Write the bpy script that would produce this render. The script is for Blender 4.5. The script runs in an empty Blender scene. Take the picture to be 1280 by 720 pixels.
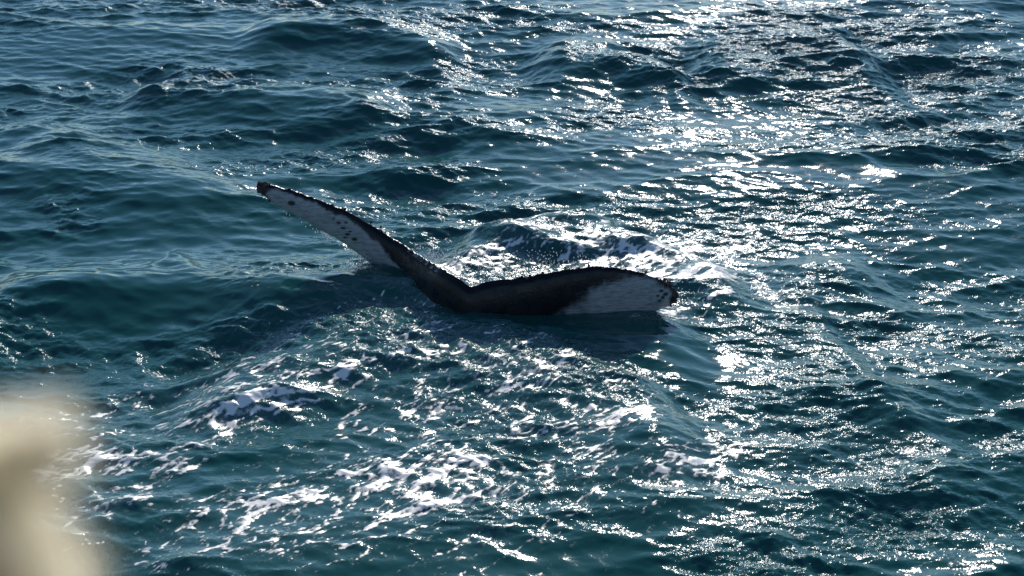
import bpy, bmesh, math, random
import numpy as np
from mathutils import Vector, kdtree, noise

random.seed(5)
S = bpy.context.scene
COL = S.collection

# ---------------------------------------------------------------- camera, sky, sun, exposure
CAM_H, PITCH, HFOV = 9.0, math.radians(20.0), math.radians(24.0)
cam = bpy.data.cameras.new('camera')
cam.sensor_width = 36.0
cam.angle = HFOV
cam.clip_start, cam.clip_end = 0.05, 20000.0
cam.dof.use_dof = True
cam.dof.focus_distance = 25.8
cam.dof.aperture_fstop = 3.0
camo = bpy.data.objects.new('camera', cam)
camo.location = (0, 0, CAM_H)
camo.rotation_euler = (math.pi / 2 - PITCH, 0, 0)
COL.objects.link(camo)
S.camera = camo

SUN_EL, SUN_AZ = math.radians(22.0), math.radians(5.5)
world = bpy.data.worlds.new('World')
S.world = world
world.use_nodes = True
wn = world.node_tree.nodes
sky = wn.new('ShaderNodeTexSky')
sky.sky_type = 'NISHITA'
sky.sun_disc = False
sky.sun_elevation = SUN_EL
sky.sun_rotation = SUN_AZ
sky.air_density = 1.0
sky.dust_density = 0.05
sky.ozone_density = 5.0
world.node_tree.links.new(sky.outputs[0], wn['Background'].inputs[0])
wn['Background'].inputs[1].default_value = 0.12
sun = bpy.data.lights.new('sun', 'SUN')
sun.energy = 5.0
sun.angle = math.radians(0.5)
sun.color = (1.0, 0.95, 0.88)
suno = bpy.data.objects.new('sun', sun)
sd = Vector((math.sin(SUN_AZ) * math.cos(SUN_EL), math.cos(SUN_AZ) * math.cos(SUN_EL), math.sin(SUN_EL)))
suno.rotation_euler = sd.to_track_quat('Z', 'Y').to_euler()
suno.location = (0, 0, 60)
COL.objects.link(suno)
S.view_settings.view_transform = 'Standard'
S.view_settings.look = 'None'
S.view_settings.exposure = 0.1
S.view_settings.gamma = 1.0
S.render.engine = 'CYCLES'
S.render.filter_size = 1.8
cy = S.cycles
cy.use_denoising = True
cy.denoiser = 'OPENIMAGEDENOISE'
cy.denoising_input_passes = 'RGB_ALBEDO_NORMAL'
cy.denoising_prefilter = 'ACCURATE'
cy.max_bounces = 6
cy.glossy_bounces = 3
cy.transparent_max_bounces = 10
cy.volume_bounces = 0
cy.sample_clamp_direct = 12.0
cy.sample_clamp_indirect = 2.0
cy.caustics_reflective = False
cy.caustics_refractive = False

# ---------------------------------------------------------------- helpers
F = 640.0 / math.tan(HFOV / 2)


def ray(px, py):
    x, v = (px - 640.0) / F, (360.0 - py) / F
    return np.array([x, math.cos(PITCH) + v * math.sin(PITCH), -math.sin(PITCH) + v * math.cos(PITCH)])


def at_level(px, py, z=0.0):          # the point of the level z that the photograph shows at px, py
    d = ray(px, py)
    t = (z - CAM_H) / d[2]
    return np.array([t * d[0], t * d[1]])


def at_plane(px, py, y0, lean):       # the point of the leaning plane y = y0 + lean * z
    d = ray(px, py)
    t = (y0 + lean * CAM_H) / (d[1] - lean * d[2])
    return np.array([t * d[0], t * d[1], CAM_H + t * d[2]])


def sstep(a, b, x):
    t = np.clip((x - a) / (b - a), 0, 1)
    return t * t * (3 - 2 * t)


def new_mat(name):
    m = bpy.data.materials.new(name)
    m.use_nodes = True
    m.node_tree.nodes.clear()
    nt = m.node_tree

    def N(kind, **kw):
        n = nt.nodes.new(kind)
        for k, v in kw.items():
            if k[0] == '_':
                n.inputs[k[1:].replace('_', ' ')].default_value = v
            else:
                setattr(n, k, v)
        return n

    def Lk(a, b):
        nt.links.new(a, b)
    return m, N, Lk


def link(o, parent=None):
    COL.objects.link(o)
    if parent:
        o.parent = parent
    return o


def fast_mesh(name, verts, quads):
    me = bpy.data.meshes.new(name)
    verts = np.ascontiguousarray(verts, np.float32)
    quads = np.ascontiguousarray(quads, np.int32)
    k = quads.shape[1]
    me.vertices.add(len(verts))
    me.vertices.foreach_set('co', verts.ravel())
    me.loops.add(quads.size)
    me.loops.foreach_set('vertex_index', quads.ravel())
    me.polygons.add(len(quads))
    me.polygons.foreach_set('loop_start', np.arange(0, quads.size, k, dtype=np.int32))
    me.update(calc_edges=True)
    me.polygons.foreach_set('use_smooth', np.ones(len(quads), bool))
    return me


def add_attr(me, name, vals):
    a = me.attributes.new(name, 'FLOAT', 'POINT')
    a.data.foreach_set('value', np.ascontiguousarray(vals, np.float32).ravel())


# ---------------------------------------------------------------- the sea: wave fields
NX, NY, DX, DY = 1080, 900, 0.017, 0.0258
X0, Y0 = -NX * DX / 2, 17.0
kx = np.fft.fftfreq(NX, DX) * 2 * np.pi
ky = np.fft.fftfreq(NY, DY) * 2 * np.pi
KX, KY = np.meshgrid(kx, ky)
KK = np.hypot(KX, KY)
KK[0, 0] = 1e-6
rng = np.random.default_rng(11)


def field(lmin, lmax, power, direction=None, spread=2.0, want=None, slope=None, aniso=None):
    """A periodic random field on the dense grid, with its horizontal choppiness."""
    k = KK
    if aniso:                                            # stretched along an angle by a factor
        a, st = aniso
        c, s = math.cos(a), math.sin(a)
        k = np.hypot((KX * c + KY * s) / st, -KX * s + KY * c) + 1e-6
    band = ((k > 2 * np.pi / lmax) & (k < 2 * np.pi / lmin)).astype(float)
    amp = band * k ** (-power)
    if direction is not None:
        th = np.arctan2(KY, KX) - direction
        amp = amp * np.abs(np.cos(th / 1.0)) ** spread
    spec = amp * (rng.standard_normal(KK.shape) + 1j * rng.standard_normal(KK.shape))
    h = np.fft.ifft2(spec).real
    sx = np.fft.ifft2(1j * KX * spec).real
    sy = np.fft.ifft2(1j * KY * spec).real
    if slope is not None:
        g = slope / math.sqrt((sx ** 2 + sy ** 2).mean())
    else:
        g = (want or 1.0) / h.std()
    cxf = np.fft.ifft2(1j * KX / KK * spec).real * g
    cyf = np.fft.ifft2(1j * KY / KK * spec).real * g
    return h * g, cxf, cyf


W_DIR = math.radians(82)
A_h, A_x, A_y = field(2.6, 9.0, 2.4, W_DIR, 4, slope=0.055)
B_h, B_x, B_y = field(0.42, 2.1, 2.0, W_DIR + 0.25, 1.6, slope=0.155)
C_h, C_x, C_y = field(0.16, 0.55, 1.9, W_DIR - 0.2, 1.2, slope=0.135)
D_h, _, _ = field(0.06, 0.16, 1.8, W_DIR, 0.6, slope=0.09)
patch = field(1.2, 7.0, 1.6, None, aniso=(0.1, 0.5))[0]
patch2 = field(0.6, 3.0, 1.6, None, aniso=(0.15, 0.45))[0]
warp1 = field(0.4, 4.0, 2.0)[0]
warp2 = field(0.4, 4.0, 2.0)[0]
STREAK = math.radians(48)
lace1 = field(0.09, 0.85, 1.9, None, aniso=(STREAK, 0.34))[0]
lace2 = field(0.05, 0.36, 1.8, None, aniso=(STREAK * 0.8, 0.42))[0]
lace3 = field(0.04, 0.22, 1.0)[0]
clump = field(0.3, 3.0, 1.6, None, aniso=(STREAK, 0.5))[0]

# ---- the grid lines: fine where the photograph looks, growing coarser out to the horizon


def outward(step, n1, r1, far, r2):
    out, p, s = [], 0.0, step
    for _ in range(n1):
        s *= r1
        p += s
        out.append(p)
    while p < far:
        s *= r2
        p += s
        out.append(p)
    return np.array(out)


xin = X0 + DX * np.arange(NX)
yin = Y0 + DY * np.arange(NY)
ox = outward(DX, 34, 1.11, 6000, 1.5)
oy = outward(DY, 34, 1.11, 6000, 1.5)
xs = np.concatenate([xin[0] - ox[::-1], xin, xin[-1] + ox])
ys = np.concatenate([yin[0] - oy[::-1], yin, yin[-1] + oy])
GX, GY = np.meshgrid(xs, ys)
ix = (np.rint((xs - X0) / DX).astype(np.int64)) % NX
iy = (np.rint((ys - Y0) / DY).astype(np.int64)) % NY
dist = np.hypot(np.maximum(0, np.maximum(xin[0] - GX, GX - xin[-1])), np.maximum(0, np.maximum(yin[0] - GY, GY - yin[-1])))


def ext(f):
    return f[np.ix_(iy, ix)]


def warped(f, amt):                                      # bends the filaments of a field
    r = np.clip((np.arange(NY)[:, None] + warp1 * amt / DY).astype(int) % NY, 0, NY - 1)
    c = np.clip((np.arange(NX)[None, :] + warp2 * amt / DX).astype(int) % NX, 0, NX - 1)
    return f[r, c]


# ---- shapes the photograph shows: swell ridges, the boil round the whale, slicks
def line(pts, z=0.0):
    p = np.array([at_level(a, b, z) for a, b in pts])
    return p[np.argsort(p[:, 0])]


wob = ext(field(1.6, 7.0, 2.0)[0])
wob2 = ext(field(1.6, 7.0, 2.0)[0])


def ridge(pts, A, back, front, fade=0.6, z=None):
    p = line(pts, A * 0.8 if z is None else z)
    yc = np.interp(GX, p[:, 0], p[:, 1])
    env = sstep(p[0, 0] - fade * 0.3, p[0, 0] + fade, GX) * (1 - sstep(p[-1, 0] - fade, p[-1, 0] + fade * 0.3, GX))
    t = GY - yc - 0.16 * wob * (1 - near_whale)
    return A * env * (1 + 0.22 * wob2 * (1 - near_whale)) * np.where(t > 0, np.exp(-(t / back) ** 2), np.exp(-(t / front) ** 2))


def strokes(items, spread=1.0):
    """Soft capsules: (points in the photograph, half-width in metres, strength)."""
    out = np.zeros_like(GX)
    for pts, w, k in items:
        p = np.array([at_level(a, b) for a, b in pts])
        d = np.full(GX.shape, 1e9)
        if len(p) == 1:
            p = np.vstack([p, p + 1e-3])
        for a, b in zip(p[:-1], p[1:]):
            ab = b - a
            t = np.clip(((GX - a[0]) * ab[0] + (GY - a[1]) * ab[1]) / (ab @ ab), 0, 1)
            d = np.minimum(d, np.hypot(GX - a[0] - t * ab[0], GY - a[1] - t * ab[1]))
        out = np.maximum(out, k * np.exp(-(d / (w * spread)) ** 2))
    return out


flatter = strokes([([(1020, 640), (1180, 620)], 1.3, 1.0), ([(1220, 530)], 0.7, 0.7)])
near_whale = sstep(0.1, 0.7, strokes([([(500, 385), (620, 395), (820, 420)], 1.6, 1.0)]))
swell_left = ridge([(-60, 392), (60, 378), (150, 364), (260, 358), (400, 358), (480, 347), (530, 352), (575, 372)], 0.28, 0.9, 0.75, fade=0.35)
swell = ridge([(530, 388), (592, 392), (700, 389), (800, 393), (880, 418)], 0.17, 0.9, 1.7)
mound = ridge([(230, 445), (350, 415), (450, 396), (560, 392), (620, 405), (700, 440), (790, 475), (870, 505)], 0.20, 0.34, 2.0)
BIG = (
    (np.maximum(swell, 0) ** 3 + np.maximum(swell_left, 0) ** 3 + np.maximum(mound, 0) ** 3) ** (1 / 3)
    + ridge([(-60, 190), (40, 186), (120, 200), (220, 222), (340, 262)], 0.20, 1.4, 1.6, fade=1.8)
    + ridge([(160, 108), (220, 98), (300, 112), (400, 118), (500, 130)], 0.20, 1.0, 0.9)
    + ridge([(300, 44), (400, 34), (500, 42), (580, 60)], 0.2, 1.1, 1.0)
    + ridge([(660, 70), (760, 62), (830, 80), (880, 110)], 0.2, 1.0, 1.3)
    + ridge([(860, 70), (960, 52), (1060, 64), (1120, 90)], 0.22, 1.2, 1.5)
    + ridge([(540, 330), (600, 296), (690, 280), (760, 286), (860, 318), (960, 358)], 0.19, 0.5, 1.0)
    + ridge([(960, 335), (1020, 320), (1080, 330), (1130, 350)], 0.15, 0.6, 0.7)
    + ridge([(960, 380), (1040, 420), (1100, 500), (1160, 560), (1260, 640)], 0.06, 1.0, 1.5)
    + ridge([(900, 640), (1000, 610), (1100, 600), (1200, 615), (1320, 640)], 0.015, 1.2, 1.2)
    + ridge([(180, 340), (215, 322), (250, 345)], 0.10, 0.3, 0.5, fade=0.25)
    + ridge([(760, 660), (900, 640), (1040, 660)], 0.03, 0.8, 0.9)
)
calm = strokes([
    ([(20, 250), (180, 300)], 1.1, 1.0), ([(600, 402), (720, 412), (840, 455)], 0.62, 1.1), ([(760, 440), (840, 475)], 0.6, 0.9), ([(100, 385), (500, 375)], 0.55, 0.8),
    ([(880, 140), (960, 150)], 0.9, 0.7), ([(1120, 480), (1200, 600)], 0.7, 0.6), ([(330, 270), (420, 330)], 0.7, 0.5),
    ([(60, 60), (220, 60)], 1.2, 0.5), ([(800, 690), (950, 620)], 0.6, 0.5)])
rough = strokes([
    ([(320, 430), (450, 412), (560, 405), (640, 435), (760, 495)], 0.6, 1.8), ([(500, 430), (640, 520), (600, 600)], 1.1, 1.1),
    ([(1000, 70), (1120, 110), (1250, 90)], 2.0, 0.95), ([(640, 320), (760, 310), (900, 350)], 0.7, 0.25),
    ([(860, 280), (980, 400), (1080, 480)], 1.3, 0.35), ([(200, 440), (330, 470)], 0.8, 0.5),
    ([(600, 90), (840, 90)], 1.2, 0.4), ([(1000, 270), (1230, 270)], 0.8, 0.4), ([(950, 570), (1090, 560)], 0.6, 0.5), ([(1020, 640), (1180, 620)], 1.0, 0.4), ([(40, 60), (300, 180)], 2.0, 0.22),
    ([(72, 265), (90, 285)], 0.35, 1.6), ([(225, 118), (285, 125)], 0.5, 1.5), ([(310, 205), (410, 198)], 0.55, 1.5), ([(10, 405), (50, 430)], 0.5, 1.6),
    ([(440, 150), (570, 140)], 0.6, 1.0), ([(590, 90), (660, 100)], 0.7, 0.9), ([(720, 80), (860, 110)], 0.7, 0.9), ([(180, 90), (300, 100)], 0.4, 1.2),
    ([(460, 205), (560, 215)], 0.5, 0.9), ([(300, 370), (400, 350), (440, 340)], 0.4, 1.4), ([(330, 10), (450, 20)], 0.7, 1.2), ([(880, 705), (1010, 710)], 0.4, 1.2),
    ([(1100, 410), (1280, 430)], 0.6, 0.9), ([(0, 135), (12, 138)], 0.3, 1.5), ([(540, 130), (590, 160)], 0.5, 0.9), ([(1090, 670), (1140, 655)], 0.35, 1.2)])
rip = np.clip(0.75 + 0.42 * ext(patch) + 0.35 * ext(patch2), 0.30, 2.0)
ripple = np.clip(rip * (1 - 0.75 * calm) + 1.2 * rough, 0.10, 3.2)

fA = 1 - sstep(0.0, 40.0, dist)
fB = 1 - sstep(0.0, 9.0, dist)
fC = 1 - sstep(0.0, 2.2, dist)
cal = 1 - 0.6 * calm
Z = BIG + ext(A_h) * fA * (1 - 0.8 * near_whale) * (1 - 0.8 * flatter)
Z += ext(B_h) * fB * cal * (1 - 0.6 * flatter) * np.clip(0.78 + 0.34 * ext(patch) + 0.2 * wob2, 0.25, 1.45) * (1 - 0.85 * near_whale) + (ext(C_h) * np.clip(0.35 + 0.5 * ripple, 0.5, 1.35) + ext(D_h) * np.clip(ripple, 0.2, 3.2)) * fC
PX = GX + 0.9 * (ext(A_x) * fA + ext(B_x) * fB) + 0.6 * ext(C_x) * fC
PY = GY + 0.9 * (ext(A_y) * fA + ext(B_y) * fB) + 0.6 * ext(C_y) * fC

ny, nx = GX.shape
idx = np.arange(ny * nx, dtype=np.int32).reshape(ny, nx)
quads = np.stack([idx[:-1, :-1], idx[:-1, 1:], idx[1:, 1:], idx[1:, :-1]], -1).reshape(-1, 4)
sea_me = fast_mesh('sea', np.stack([PX, PY, Z], -1).reshape(-1, 3), quads)
add_attr(sea_me, 'ripple', ripple)

# ---- water: fresnel mirror over a body that lets light through and swallows it with depth
m_water, N, Lk = new_mat('sea_water')
ab = N('ShaderNodeAttribute', attribute_name='bubbles')
out = N('ShaderNodeOutputMaterial')
tc = N('ShaderNodeTexCoord')
at = N('ShaderNodeAttribute', attribute_name='ripple')
n1 = N('ShaderNodeTexNoise', _Scale=16.0, _Detail=2.5, _Roughness=0.55)
n2 = N('ShaderNodeTexNoise', _Scale=55.0, _Detail=1.0, _Roughness=0.5)
Lk(tc.outputs['Object'], n1.inputs['Vector'])
Lk(tc.outputs['Object'], n2.inputs['Vector'])
s2 = N('ShaderNodeMath', operation='MULTIPLY_ADD')
s2.inputs[1].default_value = 0.18
Lk(n2.outputs['Fac'], s2.inputs[0])
Lk(n1.outputs['Fac'], s2.inputs[2])
hm = N('ShaderNodeMath', operation='MULTIPLY')
Lk(s2.outputs[0], hm.inputs[0])
Lk(at.outputs['Fac'], hm.inputs[1])
bump = N('ShaderNodeBump', _Strength=1.0, _Distance=0.0075)
Lk(hm.outputs[0], bump.inputs['Height'])
fres = N('ShaderNodeFresnel', _IOR=1.335)
Lk(bump.outputs[0], fres.inputs['Normal'])
gl = N('ShaderNodeBsdfGlossy', _Roughness=0.055, _Color=(1, 1, 1, 1))
gl.distribution = 'GGX'
Lk(bump.outputs[0], gl.inputs['Normal'])
df = N('ShaderNodeBsdfDiffuse', _Color=(0.009, 0.145, 0.118, 1))
bc = N('ShaderNodeMix', data_type='RGBA')
bc.inputs[6].default_value = (0.009, 0.145, 0.118, 1)
bc.inputs[7].default_value = (0.16, 0.36, 0.36, 1)
Lk(ab.outputs['Fac'], bc.inputs[0])
Lk(bc.outputs[2], df.inputs['Color'])
tr = N('ShaderNodeBsdfTransparent', _Color=(1, 1, 1, 1))
mx1 = N('ShaderNodeMixShader', _Fac=0.55)
Lk(df.outputs[0], mx1.inputs[1])
Lk(tr.outputs[0], mx1.inputs[2])
mx2 = N('ShaderNodeMixShader')
Lk(fres.outputs[0], mx2.inputs[0])
Lk(mx1.outputs[0], mx2.inputs[1])
Lk(gl.outputs[0], mx2.inputs[2])
Lk(mx2.outputs[0], out.inputs['Surface'])
va = N('ShaderNodeVolumeAbsorption', _Color=(0.02, 0.42, 0.46, 1), _Density=2.2)
Lk(va.outputs[0], out.inputs['Volume'])
m_water.cycles.homogeneous_volume = True
sea_me.materials.append(m_water)
sea = link(bpy.data.objects.new('sea', sea_me))
sea['kind'] = 'structure'

m_bed, N, Lk = new_mat('dark_silt')
out = N('ShaderNodeOutputMaterial')
df = N('ShaderNodeBsdfDiffuse', _Color=(0.03, 0.03, 0.025, 1))
nn = N('ShaderNodeTexNoise', _Scale=0.3)
cr = N('ShaderNodeMix', data_type='RGBA')
cr.inputs[6].default_value = (0.02, 0.022, 0.02, 1)
cr.inputs[7].default_value = (0.05, 0.047, 0.04, 1)
Lk(nn.outputs['Fac'], cr.inputs[0])
Lk(cr.outputs[2], df.inputs['Color'])
Lk(df.outputs[0], out.inputs['Surface'])
R = 6500
bed_me = fast_mesh('seabed', [(-R, -R, -30), (R, -R, -30), (R, R, -30), (-R, R, -30)], [(0, 1, 2, 3)])
bed_me.materials.append(m_bed)
bed = link(bpy.data.objects.new('seabed', bed_me))
bed['kind'] = 'structure'

# ---------------------------------------------------------------- foam on the sea
dens = strokes([
    # streaks left of centre
    ([(60, 555), (180, 545), (330, 490)], 0.28, 0.70), ([(110, 590), (200, 570), (350, 515)], 0.38, 0.74), ([(130, 550), (260, 515), (330, 480)], 0.24, 0.68),
    ([(150, 610), (230, 590), (270, 540)], 0.34, 0.84), ([(150, 640), (220, 625)], 0.3, 0.84), ([(60, 560), (140, 585)], 0.4, 0.84), ([(60, 510), (180, 498)], 0.3, 0.45),
    ([(50, 600), (150, 580)], 0.4, 0.85), ([(140, 600), (250, 560), (330, 520)], 0.3, 0.85), ([(20, 590), (110, 600)], 0.3, 0.60),
    # the bright patch in front of the whale
    ([(500, 600), (600, 580), (700, 545), (765, 535)], 0.42, 0.78), ([(540, 555), (620, 540), (690, 520)], 0.32, 0.66),
    ([(560, 620), (640, 605), (720, 580)], 0.38, 0.74), ([(520, 520), (600, 512), (660, 530)], 0.2, 0.62),
    ([(400, 480), (560, 440), (700, 490)], 0.9, 0.52), ([(150, 640), (260, 560), (400, 500)], 1.0, 0.48), ([(250, 660), (560, 670), (760, 600)], 0.9, 0.50), ([(420, 560), (640, 560)], 0.9, 0.5),
    ([(560, 330), (720, 310), (900, 360)], 0.7, 0.42), ([(700, 640), (900, 600), (1080, 560)], 0.5, 0.30),
    # lacy rows along the bottom
    ([(290, 640), (400, 625), (500, 645)], 0.3, 0.52), ([(300, 690), (450, 690), (560, 660)], 0.4, 0.55),
    ([(420, 700), (560, 690), (680, 670)], 0.35, 0.55), ([(330, 610), (420, 590), (500, 610)], 0.3, 0.42), ([(220, 700), (330, 715)], 0.3, 0.42),
    # right of centre
    ([(820, 605), (880, 590), (930, 560)], 0.22, 0.66), ([(850, 575), (920, 555), (960, 550)], 0.2, 0.58), ([(930, 590), (1060, 575)], 0.3, 0.42),
    # the boil behind and beside the flukes
    ([(548, 330), (600, 300), (690, 284), (760, 288)], 0.16, 0.72), ([(580, 340), (650, 318), (740, 312), (820, 330)], 0.50, 0.70),
    ([(640, 310), (760, 296), (860, 320)], 0.6, 0.62), ([(760, 290), (850, 318), (980, 368)], 0.3, 0.56), ([(800, 345), (880, 350)], 0.5, 0.72),
    ([(795, 402), (850, 396), (900, 375)], 0.24, 0.95), ([(720, 393), (800, 396)], 0.08, 0.6), ([(560, 335), (600, 350)], 0.3, 0.66),
    ([(450, 338), (480, 334)], 0.16, 0.62), ([(300, 380), (380, 350), (450, 345)], 0.3, 0.36),
], 1.7)
dens *= 1 - 0.9 * np.clip(strokes([([(620, 408), (720, 418), (830, 455)], 0.5, 1.2)]), 0, 1)
lw1, lw2, lw3, cl = ext(warped(lace1, 0.05)), ext(warped(lace2, 0.03)), ext(lace3), ext(clump)
dd = np.clip(dens * (1.08 + 0.14 * cl), 0, 1)
fil = np.exp(-(lw1 / (0.12 + 0.42 * dd ** 2)) ** 2)       # threads where the fields cross zero, broader where foam is dense
fil2 = np.exp(-(lw2 / (0.14 + 0.48 * dd ** 2)) ** 2)
patchy = sstep(2.6 - 2.6 * dd, 4.4 - 2.8 * dd, 0.8 * lw2 + 0.7 * cl)
val = 0.66 * fil * (0.5 + 0.5 * fil2) + 0.50 * fil2 * sstep(-0.8, 0.8, 0.7 * cl + 2.0 * dd - 0.7) + 0.30 * patchy + 0.08 * lw3
alpha = sstep(0.15, 0.78, val * (0.40 + 0.9 * dd)) * sstep(0.05, 0.30, dens)
alpha *= fC
add_attr(sea_me, 'bubbles', np.clip(0.60 * dens ** 1.5 * (1 + 0.4 * cl) + 0.25 * alpha, 0, 0.7))
keep = np.maximum.reduce([alpha[:-1, :-1], alpha[:-1, 1:], alpha[1:, 1:], alpha[1:, :-1]]).ravel() > 0.02
fq = quads[keep]
used, inv = np.unique(fq, return_inverse=True)
lift = 0.004 + 0.005 * alpha * np.clip(0.6 + 0.5 * lw2 + 0.35 * lw3, 0, 2) * (0.4 + dens)
fv = np.stack([PX, PY, Z + lift], -1).reshape(-1, 3)[used]
foam_me = fast_mesh('sea_foam', fv, inv.reshape(-1, 4))
add_attr(foam_me, 'cover', alpha.ravel()[used])
m_foam, N, Lk = new_mat('foam')
out = N('ShaderNodeOutputMaterial')
tc = N('ShaderNodeTexCoord')
at = N('ShaderNodeAttribute', attribute_name='cover')
nz = N('ShaderNodeTexNoise', _Scale=52.0, _Detail=3.0, _Roughness=0.65)
Lk(tc.outputs['Object'], nz.inputs['Vector'])
ad = N('ShaderNodeMath', operation='MULTIPLY_ADD')
ad.inputs[1].default_value = 1.1
ad.inputs[2].default_value = -0.55
Lk(nz.outputs['Fac'], ad.inputs[0])
sm = N('ShaderNodeMath', operation='ADD')
Lk(ad.outputs[0], sm.inputs[0])
Lk(at.outputs['Fac'], sm.inputs[1])
mr = N('ShaderNodeMapRange', interpolation_type='SMOOTHSTEP')
mr.inputs['From Min'].default_value = 0.06
mr.inputs['From Max'].default_value = 0.95
mr.inputs['To Max'].default_value = 0.86
Lk(sm.outputs[0], mr.inputs['Value'])
bp = N('ShaderNodeBump', _Strength=0.4, _Distance=0.004)
Lk(nz.outputs['Fac'], bp.inputs['Height'])
df = N('ShaderNodeBsdfPrincipled', _Roughness=0.35)
df.inputs['Base Color'].default_value = (0.92, 0.89, 0.83, 1)
Lk(bp.outputs[0], df.inputs['Normal'])
tr = N('ShaderNodeBsdfTransparent')
mx = N('ShaderNodeMixShader')
Lk(mr.outputs[0], mx.inputs[0])
Lk(tr.outputs[0], mx.inputs[1])
Lk(df.outputs[0], mx.inputs[2])
Lk(mx.outputs[0], out.inputs['Surface'])
foam_me.materials.append(m_foam)
foam = link(bpy.data.objects.new('sea_foam', foam_me))
foam['kind'] = 'stuff'

# ---------------------------------------------------------------- the whale's tail
LEFT = [((588, 353), (600, 478)), ((562, 341), (556, 445)), ((535, 326), (522, 398)), ((505, 308), (492, 358)), ((470, 287), (459, 329)),
        ((435, 268), (425, 305)), ((400, 255), (390, 286)), ((365, 244), (357, 269)), ((337, 238), (336, 257)), ((318, 236), (321, 246))]
RIGHT = [((588, 353), (600, 478)), ((620, 350), (642, 462)), ((650, 347), (682, 440)), ((690, 341), (722, 422)), ((730, 336), (760, 410)),
         ((765, 337), (790, 401)), ((795, 344), (814, 397)), ((820, 353), (831, 392)), ((838, 364), (842, 388)), ((848, 376), (848, 383))]


def spline(P, n):
    P = np.array(P, float)
    m = len(P)
    seg = np.r_[0, np.cumsum(np.linalg.norm(np.diff(P, axis=0), axis=1))]
    seg /= seg[-1]
    T = np.gradient(P, seg, axis=0)
    u = np.linspace(0, 1, n)
    k = np.clip(np.searchsorted(seg, u, side='right') - 1, 0, m - 2)
    h = seg[k + 1] - seg[k]
    t = (u - seg[k]) / h
    h00, h10, h01, h11 = 2 * t**3 - 3 * t**2 + 1, t**3 - 2 * t**2 + t, -2 * t**3 + 3 * t**2, t**3 - t**2
    return h00[:, None] * P[k] + (h10 * h)[:, None] * T[k] + h01[:, None] * P[k + 1] + (h11 * h)[:, None] * T[k + 1]


wrng = np.random.default_rng(3)
body_parts, blade_ref = [], []
knob_pts = []
ST = LEFT[::-1] + RIGHT[1:]                              # one blade from tip to tip
n, mv = 190, 22


def y_of(px):                                            # the left fluke swings away behind the swell
    return 23.50 + (1.30 * float(sstep(0, 112, 588 - px)) + 0.0003 * (588 - px) if px < 588 else 0.0)


Tt = spline([at_plane(a[0], a[1], y_of(a[0]), -0.06) for a, b in ST], n)
Ll = spline([at_plane(b[0], b[1], y_of(b[0]), -0.06) for a, b in ST], n)
mid_i = int(np.argmin(np.abs(Tt[:, 0] - at_plane(588, 353, 23.42, -0.06)[0])))
sides = (np.arange(n) > mid_i).astype(int)
arc = np.r_[0, np.cumsum(np.linalg.norm(np.diff(Tt, axis=0), axis=1))]
u = np.where(sides == 0, (arc[mid_i] - arc) / arc[mid_i], (arc - arc[mid_i]) / (arc[-1] - arc[mid_i]))
bend = 0.22 * u ** 2.0                                   # the tips curl away from the viewer
Tt[:, 1] += bend
Ll[:, 1] += bend * 0.8
ser = np.zeros(n)
for f_, a_ in ((0.47, 0.6), (0.83, 0.5), (1.31, 0.5), (2.3, 0.3)):
    ser += a_ * np.sin(np.arange(n) * f_ + wrng.uniform(0, 6)) * np.sin(np.arange(n) * f_ * 0.13 + wrng.uniform(0, 6))
ser += 0.35 * wrng.standard_normal(n)
chord = Ll - Tt
clen = np.linalg.norm(chord, axis=1)
notch = 0.045 * np.exp(-((np.arange(n) - mid_i) / 3.0) ** 2)
Tt = Tt + chord / clen[:, None] * (notch - ser * 0.007 * sstep(0.03, 0.15, u))[:, None]
chord = Ll - Tt
th = 0.085 * (1 - u) ** 1.2 + 0.030 * (1 - sstep(0.9, 1.0, u)) + 0.012
span = np.gradient(np.apply_along_axis(lambda c: np.convolve(np.pad(c, 4, mode='edge'), np.ones(9) / 9, 'valid'), 0, Tt), axis=0)
nrm = np.cross(span, chord)
nrm /= np.linalg.norm(nrm, axis=1)[:, None]
v = np.linspace(0, 1, mv)
prof = np.sin(np.pi * np.clip(v, 0, 1) ** 0.75) ** 0.7 * 0.9 + 0.10
prof[0] = prof[-1] = 0.0
midp = Tt[:, None, :] + chord[:, None, :] * v[None, :, None]
off = nrm[:, None, :] * (prof[None, :] * th[:, None])[:, :, None]
body_parts.append((midp + off, midp - off))
for sd in (0, 1):
    sel = np.where(sides == sd)[0]
    sel = sel[np.argsort(u[sel])]
    uu, vv = np.meshgrid(u[sel], v, indexing='ij')
    blade_ref.append((sd, midp[sel].reshape(-1, 3), uu.ravel(), vv.ravel(), Tt[sel], chord[sel], nrm[sel], th[sel], u[sel]))
for i in range(2, n - 2):                                # knuckles along the trailing edge
    if abs(i - mid_i) > 4 and wrng.random() < 0.15:
        knob_pts.append((Tt[i] + wrng.normal(0, 0.006, 3), wrng.uniform(0.006, 0.014)))

bm = bmesh.new()
for top, bot in body_parts:
    n, mv, _ = top.shape
    g = [[[bm.verts.new(s[i, j]) for j in range(mv)] for i in range(n)] for s in (top, bot)]
    for i in range(n - 1):
        for j in range(mv - 1):
            bm.faces.new((g[0][i][j], g[0][i][j + 1], g[0][i + 1][j + 1], g[0][i + 1][j]))
            bm.faces.new((g[1][i][j], g[1][i + 1][j], g[1][i + 1][j + 1], g[1][i][j + 1]))
        for j in (0, mv - 1):
            bm.faces.new((g[0][i][j], g[0][i + 1][j], g[1][i + 1][j], g[1][i][j]))
    for i in (0, n - 1):
        for j in range(mv - 1):
            bm.faces.new((g[0][i][j], g[1][i][j], g[1][i][j + 1], g[0][i][j + 1]))
for p, r in knob_pts:
    q = bmesh.ops.create_icosphere(bm, subdivisions=1, radius=r)
    for vtx in q['verts']:
        vtx.co = Vector(p) + Vector((vtx.co.x, vtx.co.y, vtx.co.z))
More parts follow.
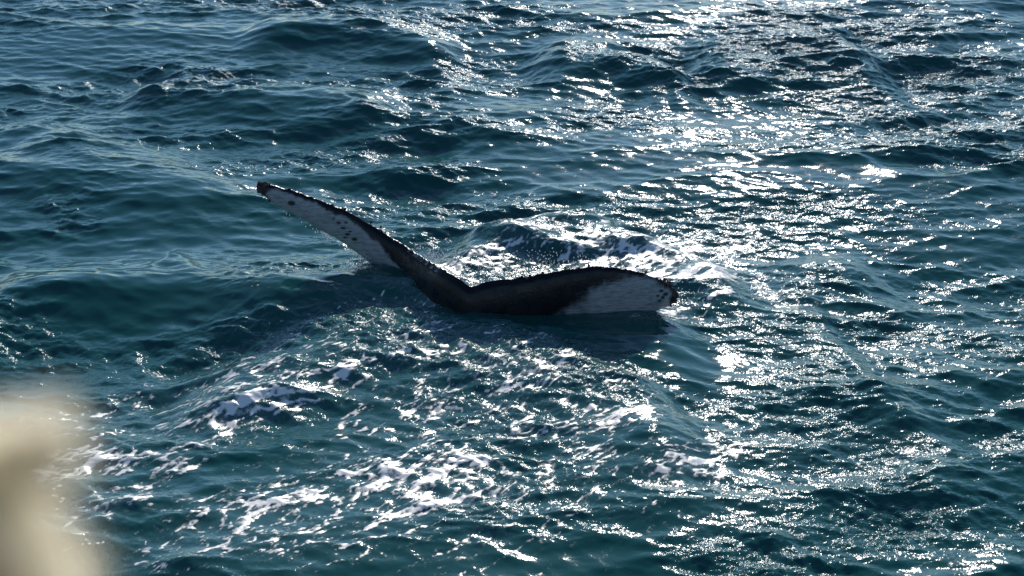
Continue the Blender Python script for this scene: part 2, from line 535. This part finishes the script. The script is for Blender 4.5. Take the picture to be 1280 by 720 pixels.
# the tail stock: from the middle of the flukes down and forward into the water
stock = [((-0.36, 23.50, 0.16), 0.26, 0.10), ((-0.30, 23.42, -0.10), 0.40, 0.16), ((-0.22, 23.32, -0.45), 0.34, 0.24), ((-0.05, 23.15, -0.85), 0.30, 0.32),
         ((0.2, 22.9, -1.3), 0.34, 0.42), ((0.6, 22.5, -1.9), 0.46, 0.56), ((1.1, 21.8, -2.7), 0.7, 0.75), ((1.5, 21.1, -3.6), 0.9, 0.9)]
C = spline([s[0] for s in stock], 50)
Rw = np.interp(np.linspace(0, 1, 50), np.linspace(0, 1, len(stock)), [s[1] for s in stock])
Rt = np.interp(np.linspace(0, 1, 50), np.linspace(0, 1, len(stock)), [s[2] for s in stock])
rings = []
for i in range(50):
    d = Vector(C[min(i + 1, 49)] - C[max(i - 1, 0)]).normalized()
    side = Vector((1, 0, -0.15))
    side = (side - d * side.dot(d)).normalized()
    thick = d.cross(side).normalized()
    rings.append([bm.verts.new(Vector(C[i]) + side * (Rw[i] * math.cos(a)) + thick * (Rt[i] * math.sin(a))) for a in np.linspace(0, 2 * math.pi, 24, endpoint=False)])
for i in range(49):
    for j in range(24):
        bm.faces.new((rings[i][j], rings[i][(j + 1) % 24], rings[i + 1][(j + 1) % 24], rings[i + 1][j]))
bm.faces.new(rings[0][::-1])
bm.faces.new(rings[-1])
bmesh.ops.recalc_face_normals(bm, faces=bm.faces)
tmp = bpy.data.meshes.new('tmp')
bm.to_mesh(tmp)
bm.free()
tmpo = link(bpy.data.objects.new('tmp', tmp))
rm = tmpo.modifiers.new('r', 'REMESH')
rm.mode = 'VOXEL'
rm.voxel_size = 0.011
sm_ = tmpo.modifiers.new('s', 'SMOOTH')
sm_.iterations = 2
sm_.factor = 0.4
dg = bpy.context.evaluated_depsgraph_get()
whale_me = bpy.data.meshes.new_from_object(tmpo.evaluated_get(dg))
whale_me.name = 'humpback_whale'
bpy.data.objects.remove(tmpo)
nv = len(whale_me.vertices)
co = np.empty(nv * 3, np.float32)
whale_me.vertices.foreach_get('co', co)
co = co.reshape(-1, 3)
whale_me.polygons.foreach_set('use_smooth', np.ones(len(whale_me.polygons), bool))
# pigment: white undersides with dark rims, from the position along and across each fluke
kd = kdtree.KDTree(sum(len(b[1]) for b in blade_ref))
ref = []
for b in blade_ref:
    for p, u_, v_ in zip(b[1], b[2], b[3]):
        kd.insert(p, len(ref))
        ref.append((b[0], u_, v_))
kd.balance()
white = np.zeros(nv)
for i in range(nv):
    c = co[i]
    if c[2] < -0.75:
        continue
    p, k, d = kd.find(c)
    s_, u_, v_ = ref[k]
    if d > 0.16:
        continue
    nz_ = noise.noise(Vector(c) * 5.0) * 0.10 + noise.noise(Vector(c) * 16.0) * 0.06
    if s_ == 0:
        lim = 0.15 + 1.05 * max(0.0, 0.70 - u_) ** 1.25 + 0.10 * max(0.0, u_ - 0.9) * 10
        w = sstep(-0.05, 0.06, v_ - lim + nz_) * sstep(0.22, 0.34, u_ + nz_)
    else:
        lim = 0.10 + 1.5 * max(0.0, 0.72 - u_) ** 1.1 + 0.35 * max(0.0, u_ - 0.88) * 4
        w = sstep(-0.08, 0.10, v_ - lim + nz_) * sstep(0.36, 0.60, u_ + 1.0 * nz_)
    w *= 1 - sstep(0.945, 0.965, u_ + 0.3 * nz_)
    white[i] = w


def blot(side, u0, v0, ru, rv):                          # dark round scars on the white skin
    b = blade_ref[side]
    n = len(b[4])
    i = int(np.argmin(np.abs(b[8] - u0)))
    c0 = b[4][i] + b[5][i] * v0
    d = np.linalg.norm((co - c0) * np.array([1 / ru, 0.35 / ru, 1 / rv]) / 1.35, axis=1)
    white[:] *= 1 - 0.9 * (1 - sstep(0.75, 1.15, d))


for a in ((0.875, 0.50, .036, .022), (0.70, 0.42, .028, .016), (0.685, 0.50, .030, .015), (0.665, 0.60, .028, .016), (0.64, 0.62, .030, .02),
          (0.67, 0.30, .024, .014), (0.655, 0.48, .024, .014), (0.675, 0.75, .022, .014), (0.72, 0.35, .02, .014), (0.70, 0.62, .016, .01)):
    blot(0, *a)
for a in ((0.90, 0.30, .024, .015), (0.885, 0.45, .02, .016), (0.895, 0.62, .022, .012), (0.915, 0.5, .02, .02), (0.925, 0.38, .026, .018)):
    blot(1, *a)
add_attr(whale_me, 'white', white)
m_skin, N, Lk = new_mat('whale_skin')
out = N('ShaderNodeOutputMaterial')
pb = N('ShaderNodeBsdfPrincipled', _Roughness=0.32, _IOR=1.33)
pb.inputs['Specular IOR Level'].default_value = 0.35
at = N('ShaderNodeAttribute', attribute_name='white')
tc = N('ShaderNodeTexCoord')
na = N('ShaderNodeTexNoise', _Scale=9.0, _Detail=5.0, _Roughness=0.65)
Lk(tc.outputs['Object'], na.inputs['Vector'])
dk = N('ShaderNodeMix', data_type='RGBA')
dk.inputs[6].default_value = (0.006, 0.0065, 0.009, 1)
dk.inputs[7].default_value = (0.014, 0.014, 0.018, 1)
Lk(na.outputs['Fac'], dk.inputs[0])
wh = N('ShaderNodeMix', data_type='RGBA')
wh.inputs[6].default_value = (0.24, 0.25, 0.265, 1)
wh.inputs[7].default_value = (0.40, 0.395, 0.40, 1)
Lk(na.outputs['Fac'], wh.inputs[0])
mc = N('ShaderNodeMix', data_type='RGBA')
Lk(at.outputs['Fac'], mc.inputs[0])
Lk(dk.outputs[2], mc.inputs[6])
Lk(wh.outputs[2], mc.inputs[7])
Lk(mc.outputs[2], pb.inputs['Base Color'])
wr = N('ShaderNodeMapRange')
wr.inputs['From Min'].default_value = 0.35
wr.inputs['From Max'].default_value = 0.65
wr.inputs['To Min'].default_value = 0.10
wr.inputs['To Max'].default_value = 0.45
Lk(na.outputs['Fac'], wr.inputs['Value'])
Lk(wr.outputs[0], pb.inputs['Roughness'])
# fine rake marks and freckles in the pigment
mp = N('ShaderNodeMapping')
mp.inputs['Scale'].default_value = (6.0, 6.0, 34.0)
mp.inputs['Rotation'].default_value = (0.0, 0.5, 0.0)
Lk(tc.outputs['Object'], mp.inputs['Vector'])
rk = N('ShaderNodeTexNoise', _Scale=1.6, _Detail=4.0, _Roughness=0.7)
Lk(mp.outputs[0], rk.inputs['Vector'])
rr = N('ShaderNodeMapRange')
rr.inputs['From Min'].default_value = 0.36
rr.inputs['From Max'].default_value = 0.56
rr.inputs['To Min'].default_value = 0.55
Lk(rk.outputs['Fac'], rr.inputs['Value'])
wm = N('ShaderNodeMath', operation='MULTIPLY')
Lk(at.outputs['Fac'], wm.inputs[0])
Lk(rr.outputs[0], wm.inputs[1])
Lk(wm.outputs[0], mc.inputs[0])
nb = N('ShaderNodeTexNoise', _Scale=45.0, _Detail=3.0)
Lk(tc.outputs['Object'], nb.inputs['Vector'])
bp = N('ShaderNodeBump', _Strength=0.35, _Distance=0.006)
Lk(nb.outputs['Fac'], bp.inputs['Height'])
Lk(bp.outputs[0], pb.inputs['Normal'])
Lk(pb.outputs[0], out.inputs['Surface'])
whale_me.materials.clear()
whale_me.materials.append(m_skin)
whale = link(bpy.data.objects.new('humpback_whale', whale_me))
whale['label'] = 'diving whale showing its raised black and white tail flukes above the foam'
whale['category'] = 'whale'

# barnacles crowding both fluke tips and dotted along the trailing edge
m_barn, N, Lk = new_mat('barnacle_shell')
out = N('ShaderNodeOutputMaterial')
pb = N('ShaderNodeBsdfPrincipled', _Roughness=0.8)
tc = N('ShaderNodeTexCoord')
na = N('ShaderNodeTexNoise', _Scale=30.0, _Detail=2.0)
Lk(tc.outputs['Object'], na.inputs['Vector'])
cr = N('ShaderNodeMix', data_type='RGBA')
cr.inputs[6].default_value = (0.012, 0.008, 0.008, 1)
cr.inputs[7].default_value = (0.13, 0.075, 0.06, 1)
Lk(na.outputs['Fac'], cr.inputs[0])
Lk(cr.outputs[2], pb.inputs['Base Color'])
Lk(pb.outputs[0], out.inputs['Surface'])
bm = bmesh.new()
for side in (0, 1):
    b = blade_ref[side]
    Tt, chord, nrm, th = b[4:8]
    n = len(Tt)
    spots = [(wrng.uniform(0.955, 1.0), wrng.uniform(-0.05, 1.0)) for _ in range(60)]
    spots += [(wrng.uniform(0.12, 0.97), wrng.uniform(-0.03, 0.03)) for _ in range(14)]
    if side == 1:
        spots += [(wrng.uniform(0.89, 0.97), wrng.uniform(-0.12, 0.10)) for _ in range(40)]
    for u_, v_ in spots:
        i = int(np.argmin(np.abs(b[8] - u_)))
        p = Tt[i] + chord[i] * v_ + nrm[i] * wrng.uniform(-1, 1) * th[i] * 0.8
        r = wrng.uniform(0.009, 0.020)
        q = bmesh.ops.create_icosphere(bm, subdivisions=1, radius=r)
        for vtx in q['verts']:
            k = wrng.uniform(0.8, 1.2)
            vtx.co = Vector(p) + vtx.co * k
me = bpy.data.meshes.new('barnacles')
bm.to_mesh(me)
bm.free()
me.materials.append(m_barn)
barn = link(bpy.data.objects.new('barnacles', me), whale)
barn['kind'] = 'stuff'

# ---------------------------------------------------------------- spray and drips round the flukes
m_spray, N, Lk = new_mat('spray')
out = N('ShaderNodeOutputMaterial')
pb = N('ShaderNodeBsdfPrincipled', _Roughness=0.15, _IOR=1.33)
pb.inputs['Base Color'].default_value = (0.75, 0.78, 0.80, 1)
pb.inputs['Transmission Weight'].default_value = 0.4
tl = N('ShaderNodeBsdfTranslucent', _Color=(0.8, 0.82, 0.84, 1))
mx = N('ShaderNodeMixShader', _Fac=0.4)
Lk(pb.outputs[0], mx.inputs[1])
Lk(tl.outputs[0], mx.inputs[2])
Lk(mx.outputs[0], out.inputs['Surface'])
ico = bmesh.new()
bmesh.ops.create_icosphere(ico, subdivisions=1, radius=1.0)
IV = np.array([v.co[:] for v in ico.verts])
IF = np.array([[v.index for v in f.verts] for f in ico.faces])
ico.free()
drops = []


def burst(px, py, y, n, sx, sz, r0, r1):
    c = at_plane(px, py, y, 0.0)
    for _ in range(n):
        drops.append((c + np.array([wrng.normal(0, sx), wrng.normal(0, 0.12), abs(wrng.normal(0, sz))]), wrng.uniform(r0, r1), wrng.uniform(1, 1.6)))


burst(545, 330, 24.5, 220, 0.10, 0.10, .003, .009)
burst(575, 345, 24.4, 110, 0.16, 0.06, .003, .008)
burst(456, 338, 24.75, 200, 0.08, 0.08, .003, .009)
burst(860, 385, 24.1, 160, 0.20, 0.08, .003, .009)
burst(820, 402, 23.8, 140, 0.20, 0.05, .003, .009)
burst(680, 330, 24.9, 260, 0.55, 0.05, .003, .008)
b = blade_ref[0]
for k in range(150):                                      # drips falling from the raised fluke's leading edge
    u_ = wrng.choice([wrng.normal(0.74, 0.02), wrng.normal(0.62, 0.03), wrng.normal(0.52, 0.02), wrng.uniform(0.45, 0.9)])
    i = int(np.argmin(np.abs(b[8] - np.clip(u_, 0.4, 0.95))))
    p = b[4][i] + b[5][i] + np.array([wrng.normal(0, 0.01), -0.01, -abs(wrng.normal(0, 0.035))])
    drops.append((p, wrng.uniform(.003, .007), wrng.uniform(1, 2.2)))
V = np.concatenate([IV * np.array([r, r, r * s]) + p for p, r, s in drops])
Fc = np.concatenate([IF + i * len(IV) for i in range(len(drops))])
sp_me = fast_mesh('sea_spray', V, Fc)
sp_me.materials.append(m_spray)
spray = link(bpy.data.objects.new('sea_spray', sp_me))
spray['kind'] = 'stuff'

# ---------------------------------------------------------------- the fleecy sleeve close to the lens
m_fl, N, Lk = new_mat('cream_fleece')
out = N('ShaderNodeOutputMaterial')
tc = N('ShaderNodeTexCoord')
na = N('ShaderNodeTexNoise', _Scale=22.0, _Detail=3.0)
Lk(tc.outputs['Object'], na.inputs['Vector'])
cr = N('ShaderNodeMix', data_type='RGBA')
cr.inputs[6].default_value = (0.88, 0.79, 0.61, 1)
cr.inputs[7].default_value = (0.95, 0.89, 0.75, 1)
Lk(na.outputs['Fac'], cr.inputs[0])
df = N('ShaderNodeBsdfDiffuse')
tl = N('ShaderNodeBsdfTranslucent')
Lk(cr.outputs[2], df.inputs['Color'])
Lk(cr.outputs[2], tl.inputs['Color'])
mx = N('ShaderNodeMixShader', _Fac=0.75)
Lk(df.outputs[0], mx.inputs[1])
Lk(tl.outputs[0], mx.inputs[2])
Lk(mx.outputs[0], out.inputs['Surface'])
DIST = 1.1


def near(px, py, d=DIST):
    r = ray(px, py)
    return np.array([0, 0, CAM_H]) + r * d


path = [((-30, 870), 160), ((-30, 780), 142), ((-44, 705), 120), ((-56, 645), 106), ((-36, 600), 76), ((12, 572), 42), ((55, 556), 22), ((82, 554), 6)]
px_m = DIST / F
P3 = spline([near(*p[0]) for p in path], 60)
Rr = np.interp(np.linspace(0, 1, 60), np.linspace(0, 1, len(path)), [p[1] for p in path]) * px_m
bm = bmesh.new()
rings = []
viewd = Vector(ray(60, 620)).normalized()
for i in range(60):
    d = Vector(P3[min(i + 1, 59)] - P3[max(i - 1, 0)]).normalized()
    s1 = d.cross(viewd).normalized()
    s2_ = d.cross(s1).normalized()
    ring = []
    for a in np.linspace(0, 2 * math.pi, 28, endpoint=False):
        q = Vector(P3[i]) + (s1 * math.cos(a) + s2_ * math.sin(a)) * Rr[i]
        q += (q - Vector(P3[i])) * 0.22 * noise.noise(q * 55.0)
        ring.append(bm.verts.new(q))
    rings.append(ring)
for i in range(59):
    for j in range(28):
        bm.faces.new((rings[i][j], rings[i][(j + 1) % 28], rings[i + 1][(j + 1) % 28], rings[i + 1][j]))
bm.faces.new(rings[0][::-1])
bm.faces.new(rings[-1])
bmesh.ops.recalc_face_normals(bm, faces=bm.faces)
for f in bm.faces:
    f.smooth = True
me = bpy.data.meshes.new('fleece_sleeve')
bm.to_mesh(me)
me.materials.append(m_fl)
sleeve = link(bpy.data.objects.new('fleece_sleeve', me))
sleeve['label'] = 'blurred cream fleecy sleeve close to the lens at the lower left corner'
sleeve['category'] = 'sleeve'
# a brown fur trim at the sleeve's near side
bmt = bmesh.new()
T3 = spline([near(a, b_, DIST - 0.12) for a, b_ in ((-62, 670), (-42, 695), (-20, 728), (4, 785), (20, 840))], 24)
prev = None
for i in range(24):
    d = Vector(T3[min(i + 1, 23)] - T3[max(i - 1, 0)]).normalized()
    s1 = d.cross(viewd).normalized()
    s2_ = d.cross(s1).normalized()
    rr_ = 27 * (DIST - 0.12) / F * math.sin(math.pi * (0.08 + 0.84 * i / 23)) ** 0.4
    ring = [bmt.verts.new(Vector(T3[i]) + (s1 * math.cos(a) + s2_ * math.sin(a)) * rr_ * (1 + 0.15 * noise.noise(Vector((i * .7, a * 2, 0)))))
            for a in np.linspace(0, 2 * math.pi, 16, endpoint=False)]
    if prev:
        for j in range(16):
            bmt.faces.new((prev[j], prev[(j + 1) % 16], ring[(j + 1) % 16], ring[j])).smooth = True
    else:
        bmt.faces.new(ring[::-1])
    prev = ring
bmt.faces.new(prev)
me = bpy.data.meshes.new('fur_trim')
bmt.to_mesh(me)
bmt.free()
m_tr, N, Lk = new_mat('brown_fur')
out = N('ShaderNodeOutputMaterial')
df = N('ShaderNodeBsdfDiffuse')
tc = N('ShaderNodeTexCoord')
na = N('ShaderNodeTexNoise', _Scale=60.0, _Detail=3.0)
cr = N('ShaderNodeMix', data_type='RGBA')
cr.inputs[6].default_value = (0.20, 0.11, 0.06, 1)
cr.inputs[7].default_value = (0.32, 0.19, 0.11, 1)
Lk(tc.outputs['Object'], na.inputs['Vector'])
Lk(na.outputs['Fac'], cr.inputs[0])
Lk(cr.outputs[2], df.inputs['Color'])
Lk(df.outputs[0], out.inputs['Surface'])
me.materials.append(m_tr)
trim = link(bpy.data.objects.new('fur_trim', me), sleeve)
# its nap: loose fibres standing off the cloth
FV, FF = [], []
bm.faces.ensure_lookup_table()
frng = random.Random(8)
faces = [f for f in bm.faces if len(f.verts) == 4]
for k in range(7000):
    f = frng.choice(faces)
    c, nn = f.calc_center_median(), f.normal
    L_ = (frng.uniform(0.004, 0.012) if frng.random() < 0.65 else frng.uniform(0.012, 0.030))
    dirv = (nn + Vector((frng.gauss(0, .5), frng.gauss(0, .5), frng.gauss(0, .5)))).normalized()
    sd_ = dirv.cross(viewd).normalized() * 0.00035
    tip = c + dirv * L_
    mid_ = c + dirv * L_ * 0.5 + Vector((frng.gauss(0, .001), 0, frng.gauss(0, .001)))
    o = len(FV)
    FV += [c - sd_, c + sd_, mid_ + sd_ * .7, mid_ - sd_ * .7, tip]
    FF += [(o, o + 1, o + 2), (o, o + 2, o + 3), (o + 3, o + 2, o + 4)]
bm.free()
me = fast_mesh('nap', np.array([v[:] for v in FV]), np.array(FF))
me.materials.append(m_fl)
nap = link(bpy.data.objects.new('nap', me), sleeve)
nap['kind'] = 'stuff'
